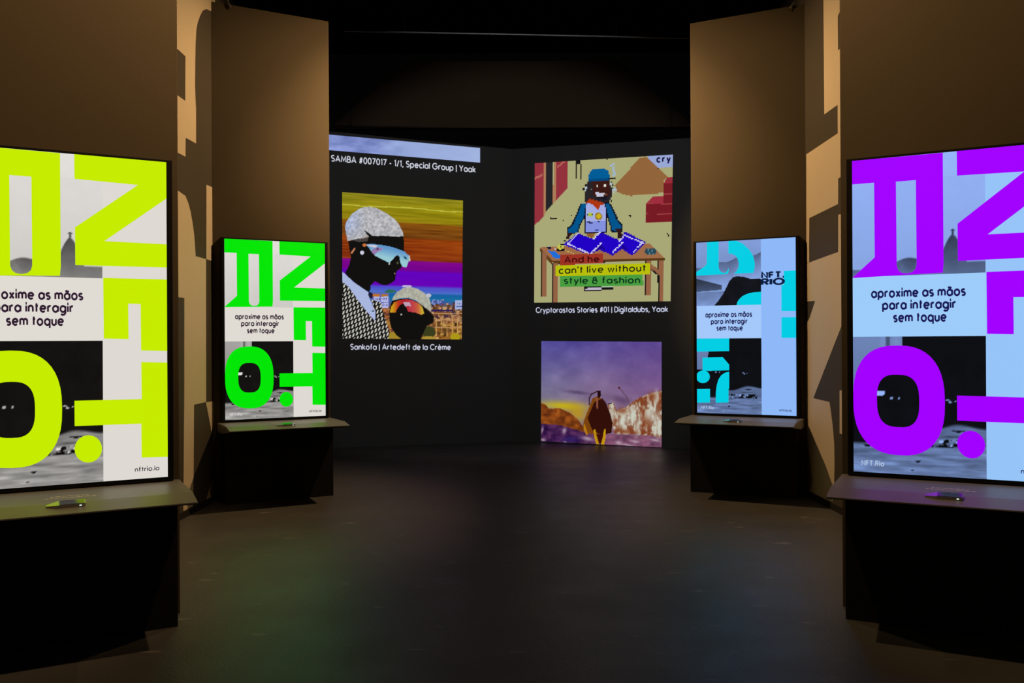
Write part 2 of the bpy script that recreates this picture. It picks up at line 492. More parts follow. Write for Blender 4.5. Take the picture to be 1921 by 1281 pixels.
# tan graphic shapes on the side walls, thin vinyl pieces
LEFT_SHAPES = [
    [(322, -30), (403, -30), (403, 29), (396, 21), (386.9, 16.8), (380, 20), (374.9, 30), (370.5, 43), (368, 56), (366.6, 84), (366, 112),
     (365.5, 157), (366.2, 180), (367.4, 202), (367.4, 269), (348, 258.3), (347.5, 294), (333.7, 286.4), (322, 280), (322, 172),
     (333.7, 179.7), (347.2, 189), (347.5, 105.6), (334.4, 93.6), (322, 83)],
    [(386.9, 346.3), (401.8, 353), (402, 472), (400.5, 476), (398, 465), (397.5, 489.5), (386.9, 486)],
    [(322, 350), (333.4, 357.5), (347.5, 367.4), (353, 381), (357.4, 397.5), (361, 418), (363.9, 440), (366.9, 480.5), (386.2, 486),
     (386.4, 754), (363.7, 759.2), (362.9, 886), (362, 962.5), (343.8, 974), (345.5, 723.5), (345.5, 559), (332.5, 557), (322, 556)],
    [(386.2, 754.8), (402, 752), (402, 790), (396.6, 809.5)],
    [(401, 888), (387.3, 946.7), (402, 937)],
]
RIGHT_SHAPES = [
    [(1544.8, -30), (1593, -30), (1593, -5), (1581, 10.5), (1572, 30), (1572.5, 94.3), (1581.8, 88), (1593, 80), (1593, 325), (1581.8, 329.5),
     (1572.8, 335), (1572.5, 382.6), (1518.6, 409), (1518.2, 492), (1513, 494), (1513, 289.6), (1572, 250), (1571.7, 196.6), (1546.6, 214.5)],
    [(1572.8, 402.5), (1581.8, 401.7), (1593, 400.5), (1593, 577), (1582.7, 601.8), (1525.9, 747), (1556.3, 754), (1559, 772), (1561, 788), (1563.5, 810),
     (1565.2, 833), (1565.8, 870), (1565.2, 902), (1563.5, 935), (1561, 955), (1513, 927), (1513, 606), (1518.5, 597.7), (1529.5, 564.5), (1513, 565.5),
     (1513, 495), (1518.2, 492.4), (1572.8, 472.5)],
    [(1575.4, 732.4), (1594, 731), (1594, 819), (1575.4, 813)],
]
def wall_graphic(shapes, x, parent):
    nx = 1.0 if x < 0 else -1.0
    for pts in shapes:
        P = [on_plane(px, py, (x, 0, 0), (1, 0, 0)) for px, py in pts]
        bm = bmesh.new()
        off = x + nx * 0.0015
        f0 = [bm.verts.new((off, p[1], max(p[2], 0.057))) for p in P]
        e = [bm.edges.new((f0[i], f0[(i + 1) % len(f0)])) for i in range(len(f0))]
        g = bmesh.ops.triangle_fill(bm, edges=e, use_beauty=True)
        faces = [q for q in g['geom'] if isinstance(q, bmesh.types.BMFace)]
        r = bmesh.ops.extrude_face_region(bm, geom=faces)
        for v in r['geom']:
            if isinstance(v, bmesh.types.BMVert): v.co.x = x - nx * 0.001
        bm_obj('graphic_shape', bm, M_GRAPH, parent)
wall_graphic(LEFT_SHAPES, -WX, wall_left)
wall_graphic(RIGHT_SHAPES, WX, wall_right)

# the two projection walls at the far end, meeting in a shallow corner
CORNER = np.array([0.02, 12.7, 0.0])
AL, AR = math.radians(15), math.radians(23)
DL = np.array([-math.cos(AL), -math.sin(AL), 0]); NL_ = np.array([math.sin(AL), -math.cos(AL), 0])
DR = np.array([math.cos(AR), -math.sin(AR), 0]); NR_ = np.array([-math.sin(AR), -math.cos(AR), 0])
def back_wall(name, d, n, length, z_end, z_mid, label):
    a = CORNER; e = CORNER + d * length; b = -n * 0.12
    V = [a, e, e + (0, 0, z_end), a + (0, 0, z_mid)]
    V = V + [v + b for v in V]
    o = mesh_obj(name, V, [(0, 1, 2, 3), (7, 6, 5, 4), (0, 4, 5, 1), (1, 5, 6, 2), (2, 6, 7, 3), (3, 7, 4, 0)], M_BLACKWALL)
    bm = bmesh.new(); bm.from_mesh(o.data); bmesh.ops.recalc_face_normals(bm, faces=bm.faces); bm.to_mesh(o.data); bm.free()
    return struct(o, label, 'wall')
back_wall('wall_back_left', DL, NL_, 2.74 / math.cos(AL), 4.37, 4.25, 'charcoal left half of the far projection wall')
back_wall('wall_back_right', DR, NR_, 2.74 / math.cos(AR), 4.15, 4.25, 'charcoal right half of the far projection wall')

# dark gable boarding high up behind the projection walls
def gable():
    y0, y1, zb = 14.0, 14.12, 4.88
    prof = [(-2.92, zb), (2.95, zb), (1.72, 5.95), (-1.66, 5.95)]
    V = [(x, y0, z) for x, z in prof] + [(x, y1, z) for x, z in prof]
    return mesh_obj('wall_gable', V, [(0, 1, 2, 3), (7, 6, 5, 4), (0, 4, 5, 1), (1, 5, 6, 2), (2, 6, 7, 3), (3, 7, 4, 0)], M_GABLE)
struct(gable(), 'dark boarded gable above and behind the projection walls', 'wall')

# ------------------------------------------------------------------ the four display stations: (left end of screen, yaw)
K = 1.0375
STATIONS = {
    'far_left': (-2.5316 * K, 7.701 * K, 0.4881), 'far_right': (1.7404 * K, 8.226 * K, -0.4681),
    'near_left': (-2.5451 * K, 4.0141 * K, 0.4999), 'near_right': (1.7591 * K, 4.5058 * K, -0.4808)}
SW, SH = 0.93375, 1.66
STOP = EYE + 0.9226 * K
SBOT = STOP - SH
def frame_of(key):
    x, y, a = STATIONS[key]
    return (x + math.cos(a) * SW / 2, y + math.sin(a) * SW / 2, 0.0), a

for key in STATIONS:
    loc, a = frame_of(key)
    s = -1 if 'left' in key else 1
    bm = bmesh.new()
    u_in, u_out = 0.533, 0.572
    lo, hi = (-u_out, u_in) if s < 0 else (-u_in, u_out)
    add_box(bm, lo, hi, 0.06, 0.18, 0, WTOP)
    o = bm_obj('wall_' + key, bm, M_PANEL, bevel=0.004)
    o.location = loc; o.rotation_euler = (0, 0, a)
    struct(o, 'tall brown angled wall panel behind the %s' % {'near_left': 'lime green display', 'far_left': 'bright green display',
           'near_right': 'violet display', 'far_right': 'cyan display'}[key], 'wall panel')

# ================================================================== PROJECTED PICTURES
def quad_place(corners3):
    c = [np.array(p) for p in corners3]
    def place(a, b):
        a = np.asarray(a, float)[:, None]; b = np.asarray(b, float)[:, None]
        return c[0] * (1 - a) * (1 - b) + c[1] * a * (1 - b) + c[2] * a * b + c[3] * (1 - a) * b
    return place
def wall_pt(side, px, py, off=0.003):
    n = NL_ if side < 0 else NR_
    p = on_plane(px, py, CORNER + n * off, n)
    p[2] = max(p[2], 0.006)
    return p
def caption(text, side, p0, p1, cap_px, rgb, parent, track=.42, w=.27):
    a, b = wall_pt(side, *p0, .004), wall_pt(side, *p1, .004)
    ua, ub = wall_pt(side, p0[0], p0[1] - cap_px[0], .004), wall_pt(side, p1[0], p1[1] - cap_px[1], .004)
    def fr(x, y):
        base = a * (1 - x) + b * x; top = ua * (1 - x) + ub * x
        return base + (top - base) * (y / 1.5)
    return text_obj('caption', text, rgb, fr, parent, w=w, track=track)

# --- sky strip at the top of the left wall
root = empty('projected_picture')
tag(root, 'pale blue sky strip projected along the top of the left wall', 'projected picture', 'pictures projected on the far walls')
cs = [(560, 247.4), (900.6, 277.5), (900.6, 305), (560, 276.8)]
cv = Canvas(160, 20, cs)
n = fbm(cv.X / 26, cv.Y / 9, 3)
base = np.stack([np.interp(cv.X, [560, 690, 760, 900], [130, 124, 148, 160]), np.interp(cv.X, [560, 690, 760, 900], [145, 138, 166, 178]),
                 np.interp(cv.X, [560, 690, 760, 900], [205, 198, 214, 222])], -1)
cv.c = base + ((n - .5) * np.interp(cv.X, [600, 740, 760], [70, 60, 10]))[..., None]
cv.c = np.clip(cv.c, 0, 255)
grid_picture('picture', cv.c, quad_place([wall_pt(-1, *p) for p in cs]), root, M_PROJPIC)
caption('SAMBA #007017 - 1/1, Special Group | Yaak', -1, (622, 302), (891.5, 323), (10.8, 10.6), (205, 208, 222), root)

# --- portrait in a white cap with mirrored goggles
def portrait():
    S = 7.536
    cs = [(641.9, 360.4), (868.5, 375.9), (866.2, 636.7), (642.6, 634.7)]
    src = [((x - 630) * S, (y - 350) * S) for x, y in cs]
    cv = Canvas(226, 270, src)
    X, Y, A, B = cv.X, cv.Y, cv.A, cv.B
    stops = [(0, (140, 132, 28)), (.085, (142, 132, 10)), (.178, (138, 122, 12)), (.19, (128, 74, 12)), (.285, (116, 66, 16)), (.30, (142, 58, 8)),
             (.445, (132, 50, 12)), (.455, (128, 4, 140)), (.515, (116, 0, 140)), (.53, (98, 0, 190)), (.622, (104, 0, 182)),
             (.635, (78, 74, 200)), (.675, (74, 110, 200)), (.685, (26, 96, 160)), (.72, (20, 110, 160)), (.74, (60, 90, 150)), (.78, (112, 72, 52)), (1, (120, 82, 40))]
    bs = [s[0] for s in stops]
    for k in range(3):
        cv.c[..., k] = np.interp(B + 0.0, bs, [s[1][k] for s in stops])
    streak = fbm(A * 4, B * 95, 5) - .5
    cv.c += (streak * np.where(B < .45, 62, 12))[..., None] * np.array([1, .8, .3])
    cv.c[(np.abs(B - .082 - .004 * np.sin(A * 9)) < .004)] = (186, 184, 60)
    # town on both sides of the small head
    r = random.Random(4)
    for _ in range(210):
        x = r.uniform(1330, 1790); y = r.uniform(1640, 2140)
        t = (y - 1640) / 500
        pal = [(150, 100, 66), (110, 64, 34), (176, 130, 92), (64, 44, 60), (92, 58, 30), (190, 150, 110)] if t < .55 else \
              [(150, 100, 40), (172, 124, 60), (94, 62, 26), (66, 44, 20), (190, 150, 80), (140, 84, 24)]
        w, h = r.uniform(14, 70), r.uniform(14, 60)
        cv.rect(x, y, x + w, y + h, r.choice(pal))
    for x in range(1420, 1790, 74):
        cv.rect(x, 1860, x + 12, 2120, (196, 150, 84))
    for y in (1790, 1880, 1985):
        cv.rect(1400, y, 1790, y + 14, (186, 138, 88))
    for _ in range(26):
        x = r.uniform(1350, 1560); y = r.uniform(1595, 1650)
        cv.rect(x, y, x + r.uniform(15, 40), y + r.uniform(12, 40), r.choice([(170, 180, 214), (110, 130, 190), (70, 80, 150)]))
    cv.rect(1690, 1610, 1790, 1740, (164, 178, 220)); cv.rect(1700, 1690, 1790, 1705, (90, 90, 160))
    for x in (1715, 1745): cv.rect(x, 1650, x + 12, 1670, (70, 70, 140))
    cv.rect(1340, 1745, 1660, 1770, (46, 30, 84))
    cv.ell(1320, 2060, 95, 80, (58, 62, 28)); cv.ell(1690, 2125, 70, 55, (172, 150, 22)); cv.ell(1310, 2140, 90, 25, (170, 140, 50))
    cv.rect(500, 1500, 760, 1690, (96, 100, 170))
    cv.poly([(700, 1480), (760, 1455), (850, 1470), (860, 1500), (700, 1510)], (48, 106, 84))
    cv.rect(530, 1525, 630, 1560, (186, 110, 40)); cv.rect(650, 1525, 740, 1560, (170, 116, 44))
    for x0, y0, x1, y1 in ((540, 1560, 630, 1630), (640, 1560, 745, 1640), (650, 1650, 745, 1720)):
        cv.rect(x0, y0, x1, y1, (176, 180, 226))
        for k in range(3): cv.rect(x0 + 15 + k * 28, y0 + 22, x0 + 28 + k * 28, y0 + 44, (60, 50, 120))
    for _ in range(60):
        x = r.uniform(640, 790); y = r.uniform(1720, 2110)
        cv.rect(x, y, x + r.uniform(20, 60), y + r.uniform(20, 60), r.choice([(160, 90, 50), (186, 120, 70), (90, 50, 40), (170, 120, 50), (120, 60, 60)]))
    cv.poly([(740, 2060), (880, 2050), (960, 2150), (740, 2150)], (160, 134, 40))
    BLK = (15, 14, 12)
    # large head
    cv.poly([(175, 780), (205, 950), (215, 1000), (190, 1120), (130, 1225), (175, 1285), (300, 1390), (470, 1500), (490, 1470), (500, 1400), (560, 1345),
             (640, 1390), (720, 1402), (790, 1370), (845, 1330), (850, 1280), (870, 1200), (920, 1165), (940, 1140), (985, 1000), (972, 890), (965, 712),
             (500, 690), (470, 700), (330, 735)], BLK)
    cap = cv.inside([(165, 775), (145, 660), (130, 570), (150, 500), (230, 390), (320, 325), (400, 292), (480, 288), (560, 300), (650, 340), (750, 400),
                     (850, 475), (910, 560), (950, 640), (965, 712), (500, 700), (470, 705), (330, 740)])
    nz = fbm(X / 26, Y / 26, 11)
    g = 178 + (nz - .5) * 95
    tint = np.clip((420 - X) / 300, 0, 1) * np.clip((760 - Y) / 200, 0, 1)
    cv.put(cap, np.clip(np.stack([g - 14 * tint, g, g + 4 + 34 * tint], -1), 0, 235))
    cv.poly([(400, 625), (440, 640), (520, 700), (470, 712)], BLK)
    cv.poly([(240, 765), (470, 712), (450, 780), (330, 790)], (70, 64, 62))
    cv.poly([(330, 745), (470, 705), (480, 715), (390, 740)], (180, 160, 140))
    gog = cv.inside([(430, 825), (500, 815), (640, 830), (800, 860), (900, 895), (980, 925), (1035, 980), (1035, 1060), (1005, 1145), (945, 1140), (920, 1080),
                     (905, 1000), (880, 975), (850, 990), (800, 1050), (765, 1085), (680, 1045), (560, 985), (510, 930), (480, 880)])
    t = np.clip((Y - 830 - (X - 500) * .22) / 130, 0, 1)
    mix = lambda a, b, t: np.asarray(a)[None, None] * (1 - t[..., None]) + np.asarray(b)[None, None] * t[..., None]
    cv.put(gog, mix((96, 150, 200), (150, 200, 212), t))
    cv.poly([(440, 830), (600, 838), (560, 870), (480, 850)], (210, 200, 214))
    cv.poly([(510, 900), (600, 860), (680, 890), (600, 930), (550, 975), (515, 935)], (150, 120, 170))
    cv.poly([(560, 890), (620, 870), (600, 905)], (70, 40, 80))
    cv.poly([(955, 990), (1000, 1000), (1015, 1040), (985, 1030)], (20, 70, 96))
    cv.line(1045, 990, 1050, 1055, 16, (210, 205, 190))
    cv.ell(410, 833, 30, 22, (196, 112, 54)); cv.ell(375, 940, 28, 28, (205, 205, 225)); cv.ell(762, 1098, 11, 15, (190, 190, 185))
    cv.line(225, 945, 268, 885, 26, (190, 120, 84)); cv.ell(840, 1235, 9, 9, (170, 130, 130)); cv.ell(878, 1085, 14, 22, (74, 78, 56))
    # shirt collar and flecked jacket
    jac = cv.inside([(85, 1330), (180, 1420), (280, 1560), (400, 1720), (560, 1900), (565, 1750), (500, 1600), (640, 1640), (665, 1740), (720, 1920), (770, 2060),
                     (745, 2160), (85, 2160)])
    cv.put(jac, BLK)
    u = X / 46.0; v = Y / 62.0
    row = np.floor(v + .3 * u); fx = (u + .37 * v + .5 * (row % 2)) % 1; fy = (v + .3 * u) % 1
    fleck = jac & (np.abs(fx - .5) < .24) & (np.abs(fy - .5) < .34)
    cv.put(fleck, (196, 196, 186))
    cv.poly([(88, 1212), (130, 1240), (250, 1355), (465, 1500), (480, 1580), (530, 1700), (565, 1760), (560, 1905), (400, 1720), (280, 1560), (180, 1420), (88, 1345)],
            (168, 182, 222))
    cv.poly([(460, 1530), (480, 1490), (530, 1520), (520, 1590), (480, 1580)], (28, 24, 50))
    cv.rect(510, 1758, 550, 1770, BLK)
    # small head
    cv.poly([(800, 1620), (930, 1590), (1040, 1590), (1130, 1620), (1250, 1700), (1360, 1800), (1395, 1850), (1380, 1930), (1290, 1970), (1240, 2080), (1205, 2160),
             (940, 2160), (860, 2100), (790, 2000), (765, 1900), (760, 1800), (775, 1700)], BLK)
    cap2 = cv.inside([(800, 1615), (820, 1560), (870, 1500), (960, 1440), (1060, 1425), (1160, 1450), (1260, 1510), (1330, 1590), (1350, 1680), (1350, 1770), (1250, 1700),
                      (1130, 1610), (1040, 1582), (930, 1582), (850, 1605)])
    g = 172 + (nz - .5) * 60
    cv.put(cap2, np.stack([g, g, g - 14], -1))
    cv.ell(1010, 1415, 70, 16, (190, 180, 214)); cv.ell(1315, 1545, 36, 28, (190, 190, 205))
    g2 = cv.inside([(768, 1785), (790, 1700), (830, 1640), (900, 1612), (1000, 1595), (1090, 1612), (1180, 1660), (1230, 1710), (1255, 1800), (1210, 1815), (1120, 1780),
                    (1030, 1775), (1000, 1700), (960, 1660), (910, 1680), (870, 1740), (850, 1785)])
    gx = [770, 830, 880, 960, 1080, 1160, 1230]
    cv.put(g2, np.stack([np.interp(X, gx, [206, 196, 186, 170, 190, 196, 196]), np.interp(X, gx, [176, 130, 60, 30, 60, 90, 170]), np.interp(X, gx, [30, 20, 30, 40, 74, 60, 50])], -1))
    cv.poly([(960, 1640), (1050, 1640), (1070, 1700), (1030, 1690), (985, 1700)], (190, 160, 180))
    cv.ell(930, 1814, 12, 11, (196, 190, 186))
    root = empty('projected_picture')
    tag(root, 'projected collage of a black silhouetted head in white cap and mirrored goggles', 'projected picture', 'pictures projected on the far walls')
    grid_picture('picture', np.clip(cv.c, 0, 255), quad_place([wall_pt(-1, *p) for p in cs]), root, M_PROJPIC)
    caption('Sankofa | Artedeft de la Crème', -1, (658, 655.3), (845, 655.8), (9.8, 9.4), (200, 203, 222), root)
portrait()

# --- square-pixel picture of a man at a table
def pixel_man():
    S = 7.115; OY = 1031.7
    cs = [(1003.2, 306.2), (1262.4, 289.9), (1258, 564.9), (1002.1, 567.7)]
    src = [((x - 1000) * S, (y - 285) * S) for x, y in cs]
    cv = Canvas(116, 118, src, cells=True)
    BG = (168, 167, 118)
    cv.c[:] = BG
    P, R = cv.poly, cv.rect
    P([(1540, 20), (1900, 0), (1900, 205), (1650, 210), (1540, 90)], (152, 166, 212))
    P([(1100, 450), (1410, 100), (1450, 70), (1510, 65), (1560, 110), (1810, 345), (1740, 380), (1740, 540), (1600, 570), (1300, 590), (1180, 560), (1120, 530)], (146, 100, 58))
    P([(1740, 420), (1800, 345), (1900, 325), (1900, 930), (1510, 945), (1510, 690), (1600, 600), (1740, 590)], (118, 24, 34))
    P([(1510, 690), (1600, 600), (1740, 592), (1740, 690)], (158, 44, 60)); P([(1740, 420), (1800, 345), (1900, 325), (1900, 410)], (150, 42, 56))
    for y in (560, 690, 825): R(1740 if y < 600 else 1515, y, 1900, y + 12, (152, 60, 62))
    P([(0, 158), (140, 150), (135, 880), (0, 1000)], (146, 48, 60)); P([(0, 350), (135, 290), (135, 320), (0, 385)], (178, 100, 88))
    P([(140, 140), (178, 140), (175, 800), (135, 880)], (172, 122, 86)); P([(180, 130), (272, 130), (268, 690), (175, 800)], (36, 36, 38))
    P([(275, 130), (320, 130), (315, 650), (270, 690)], (172, 122, 86)); P([(320, 130), (467, 120), (467, 480), (315, 650)], (146, 48, 60))
    P([(330, 190), (400, 125), (440, 125), (330, 215)], (178, 100, 88))
    K_ = (16, 14, 18)
    R(570, 90, 585, 355, K_); R(632, 160, 652, 370, K_); R(570, 90, 632, 165, K_); R(985, 80, 1003, 112, K_); R(1060, 70, 1090, 88, K_)
    for x, y, w in ((230, 880, 96), (505, 845, 14), (405, 912, 16), (1280, 850, 40), (1665, 208, 22), (1780, OY + 60, 14), (1800, OY + 80, 14)): R(x, y, x + w, y + 18, K_)
    # smoke, head and cap
    for x, y in ((1050, 170), (1085, 150), (1070, 200), (1085, 235), (1090, 270), (1070, 300)): R(x - 14, y, x + 18, y + 36, (160, 180, 196))
    P([(690, 660), (695, 500), (735, 400), (1030, 385), (1055, 480), (1055, 600), (1010, 690), (860, 690), (790, 640), (750, 660), (720, 700)], (40, 34, 38))
    P([(800, 400), (1030, 388), (1040, 560), (990, 620), (850, 620), (800, 560)], (58, 24, 20))
    for x, y in ((690, 440), (672, 480), (1050, 400), (1065, 430), (1062, 480), (1040, 640)): R(x, y, x + 18, y + 30, K_)
    for x, y in ((705, 460), (690, 500), (1030, 420), (1060, 500), (1080, 480), (1100, 490), (1070, 530)): R(x, y, x + 24, y + 30, (170, 186, 196))
    R(852, 440, 876, 466, (220, 216, 200)); R(956, 436, 984, 466, (224, 220, 214)); R(775, 490, 795, 510, (120, 126, 110))
    R(835, 545, 960, 575, (196, 196, 214)); R(850, 575, 945, 595, (196, 196, 214)); R(945, 570, 990, 585, (120, 84, 60)); R(850, 600, 1000, 640, (24, 22, 34))
    P([(738, 400), (738, 330), (765, 280), (800, 232), (980, 230), (1022, 270), (1026, 388)], (0, 92, 150)); P([(738, 400), (738, 360), (1026, 350), (1026, 388)], (0, 72, 124))
    R(1020, 350, 1105, 368, K_)
    # shirt, sleeves, scarf
    P([(640, 690), (725, 685), (722, 770), (690, 890), (640, 980), (600, 1110), (600, OY + 40), (455, OY + 110), (460, 1020), (520, 970), (560, 880), (600, 790)], (12, 20, 36))
    P([(655, 700), (722, 692), (715, 770), (680, 880), (625, 970), (590, 1080), (480, 1110), (478, 1030), (540, 985), (580, 890), (620, 795)], (0, 84, 140))
    P([(965, 672), (1040, 685), (1095, 800), (1145, 910), (1195, 965), (1195, 1080), (1050, 1080), (1035, 1000), (1005, 900), (970, 760)], (12, 20, 36))
    P([(968, 688), (1025, 695), (1075, 810), (1125, 920), (1180, 980), (1180, 1060), (1062, 1055), (1050, 990), (1020, 890), (985, 770)], (0, 84, 140))
    R(690, 760, 990, OY + 60, (14, 8, 40))
    P([(722, 700), (760, 690), (820, 720), (880, 790), (900, 720), (955, 700), (975, 760), (975, OY + 30), (705, OY + 50), (707, 760)], (164, 172, 226))
    P([(707, 930), (975, 930), (975, OY + 30), (705, OY + 50)], (130, 144, 222))
    P([(700, 690), (760, 625), (830, 650), (930, 680), (958, 700), (900, 722), (882, 790), (820, 722), (760, 690)], (172, 54, 16))
    cv.ell(768, 840, 34, 30, (170, 192, 60)); R(728, 832, 746, 850, K_); R(792, 832, 808, 850, K_); cv.ell(880, 860, 48, 48, (150, 118, 24)); cv.ell(880, 860, 30, 30, (202, 178, 30))
    R(725, 938, 805, 955, (20, 20, 70)); R(872, 932, 890, 948, (30, 30, 90)); P([(830, OY + 20), (858, 1035), (890, OY + 20)], (40, 40, 150))
    Y_ = lambda pts: [(x, y + OY) for x, y in pts]
    P(Y_([(460, 60), (540, 60), (470, 140), (445, 130)]), (46, 22, 22)); P(Y_([(1105, 0), (1190, 0), (1190, 130), (1140, 130), (1130, 60)]), (46, 22, 22))
    P(Y_([(710, 60), (830, 60), (800, 120), (740, 110)]), (140, 92, 44))
    # table
    P(Y_([(95, 250), (340, 235), (1560, 195), (1765, 390), (270, 432)]), (158, 106, 70))
    P(Y_([(270, 432), (1768, 388), (1768, 422), (270, 468)]), (88, 56, 24)); P(Y_([(92, 250), (95, 305), (250, 468), (272, 432)]), (96, 62, 28))
    for x0, x1, y0, y1, b in ((120, 185, 300, 902, 14), (275, 335, 460, 990, 16), (1508, 1575, 430, 880, 16), (1685, 1745, 418, 960, 18)):
        P(Y_([(x0 - b, y0), (x0, y0), (x0, y1), (x0 - b, y1)]), K_); P(Y_([(x0, y0), (x1, y0), (x1, y1), (x0, y1)]), (146, 96, 66))
    P(Y_([(1575, 470), (1685, 545), (1685, 620), (1575, 530)]), (146, 96, 66)); cv.line(1580, OY + 540, 1680, OY + 622, 18, K_)
    P(Y_([(190, 290), (300, 300), (370, 360), (370, 400), (280, 385)]), (30, 108, 214))
    cv.ell(1570, OY + 300, 78, 46, (40, 72, 84)); cv.line(1540, OY + 270, 1560, OY + 330, 12, (90, 130, 150)); cv.line(1590, OY + 275, 1605, OY + 340, 12, (90, 130, 150))
    R(185, OY + 243, 240, OY + 262, (24, 24, 60)); R(285, OY + 255, 305, OY + 280, (190, 190, 200))
    R(325, OY + 260, 420, OY + 300, K_); cv.ell(368, OY + 242, 42, 34, (196, 194, 74)); R(362, OY + 232, 380, OY + 254, K_); R(365, OY + 195, 420, OY + 215, K_); R(420, OY + 150, 450, OY + 168, K_)
    for k in range(4): R(425 + k * 36, OY + 275 + k * 15, 450 + k * 36, OY + 295 + k * 15, (200, 180, 90))
    # folded blue cloth with white stitching
    P(Y_([(405, 210), (600, 58), (740, 110), (820, 135), (890, 35), (1000, 78), (1130, 138), (1160, 160), (1230, 35), (1520, 180), (1330, 355), (1190, 270), (1070, 358), (900, 282),
          (780, 325), (700, 325)]), (34, 6, 168))
    P(Y_([(430, 208), (600, 75), (740, 120), (830, 140), (890, 60), (1000, 95), (1160, 175), (1230, 62), (1490, 180), (1330, 335), (1190, 250), (1070, 335), (900, 262), (770, 310)]), (32, 0, 196))
    P(Y_([(905, 205), (1000, 290), (900, 262), (840, 290)]), (22, 0, 140)); P(Y_([(1190, 190), (1300, 300), (1190, 250)]), (22, 0, 140))
    def stitch(x0, y0, x1, y1):
        L = math.hypot(x1 - x0, y1 - y0); k = int(L / 34)
        for i in range(k + 1):
            t = i / max(k, 1); X0 = x0 + (x1 - x0) * t; Y0 = y0 + (y1 - y0) * t + OY
            cv.line(X0 - (x1 - x0) / L * 9, Y0 - (y1 - y0) / L * 9, X0 + (x1 - x0) / L * 9, Y0 + (y1 - y0) / L * 9, 18, (206, 200, 236))
    for s in ((600, 65, 470, 200), (470, 200, 740, 320), (890, 50, 815, 130), (905, 200, 790, 320), (1190, 190, 1075, 310), (1230, 85, 1160, 160), (1230, 85, 1470, 185), (1460, 185, 1355, 300)):
        stitch(*s)
    # caption boxes
    P(Y_([(370, 342), (945, 320), (945, 462), (370, 480)]), (156, 50, 36)); R(945, OY + 420, 965, OY + 462, (60, 40, 30))
    P(Y_([(310, 490), (1565, 455), (1565, 600), (310, 630)]), (184, 190, 8)); P(Y_([(360, 636), (1472, 605), (1472, 757), (365, 777)]), (72, 156, 62))
    P(Y_([(680, 772), (918, 766), (918, 824), (680, 830)]), K_); P(Y_([(695, 790), (915, 784), (915, 808), (695, 813)]), (190, 180, 200)); P(Y_([(920, 784), (1085, 781), (1085, 803), (920, 806)]), K_)
    P(Y_([(920, 764), (1085, 761), (1085, 781), (920, 784)]), (176, 196, 170))
    root = empty('projected_picture')
    tag(root, 'projected square-pixel picture of a man in blue cap at a wooden table', 'projected picture', 'pictures projected on the far walls')
    grid_picture('picture', cv.c, quad_place([wall_pt(1, *p) for p in cs]), root, M_PROJPIC, cells=True)
    def words(text, x0, y0, x1, y1, xh, rgb, w=.2, track=.4):
        q0, q1 = (1000 + x0 / S, 285 + y0 / S), (1000 + x1 / S, 285 + y1 / S)
        a, b = wall_pt(1, *q0, .005), wall_pt(1, *q1, .005)
        ua, ub = wall_pt(1, q0[0], q0[1] - xh / S, .005), wall_pt(1, q1[0], q1[1] - xh / S, .005)
        def fr(x, y):
            base = a * (1 - x) + b * x; top = ua * (1 - x) + ub * x
            return base + (top - base) * y
        o = text_obj('picture_words', text, rgb, fr, root, w=w, track=track)
    words('And he', 425, OY + 446, 878, OY + 432, 52, (66, 8, 12), .3, .5)
    words("can't live without", 350, OY + 590, 1500, OY + 556, 56, (26, 34, 14), .27, .5)
    words('style & fashion', 420, OY + 724, 1420, OY + 716, 54, (8, 46, 26), .3, .5)
    words('cry', 1655, 134, 1830, 126, 52, (16, 14, 66), .42, .75)
    caption('Cryptorastas Stories #01 | Digitaldubs, Yaak', 1, (1005.8, 586.2), (1252.3, 584.4), (9.3, 9.5), (198, 202, 228), root)
pixel_man()

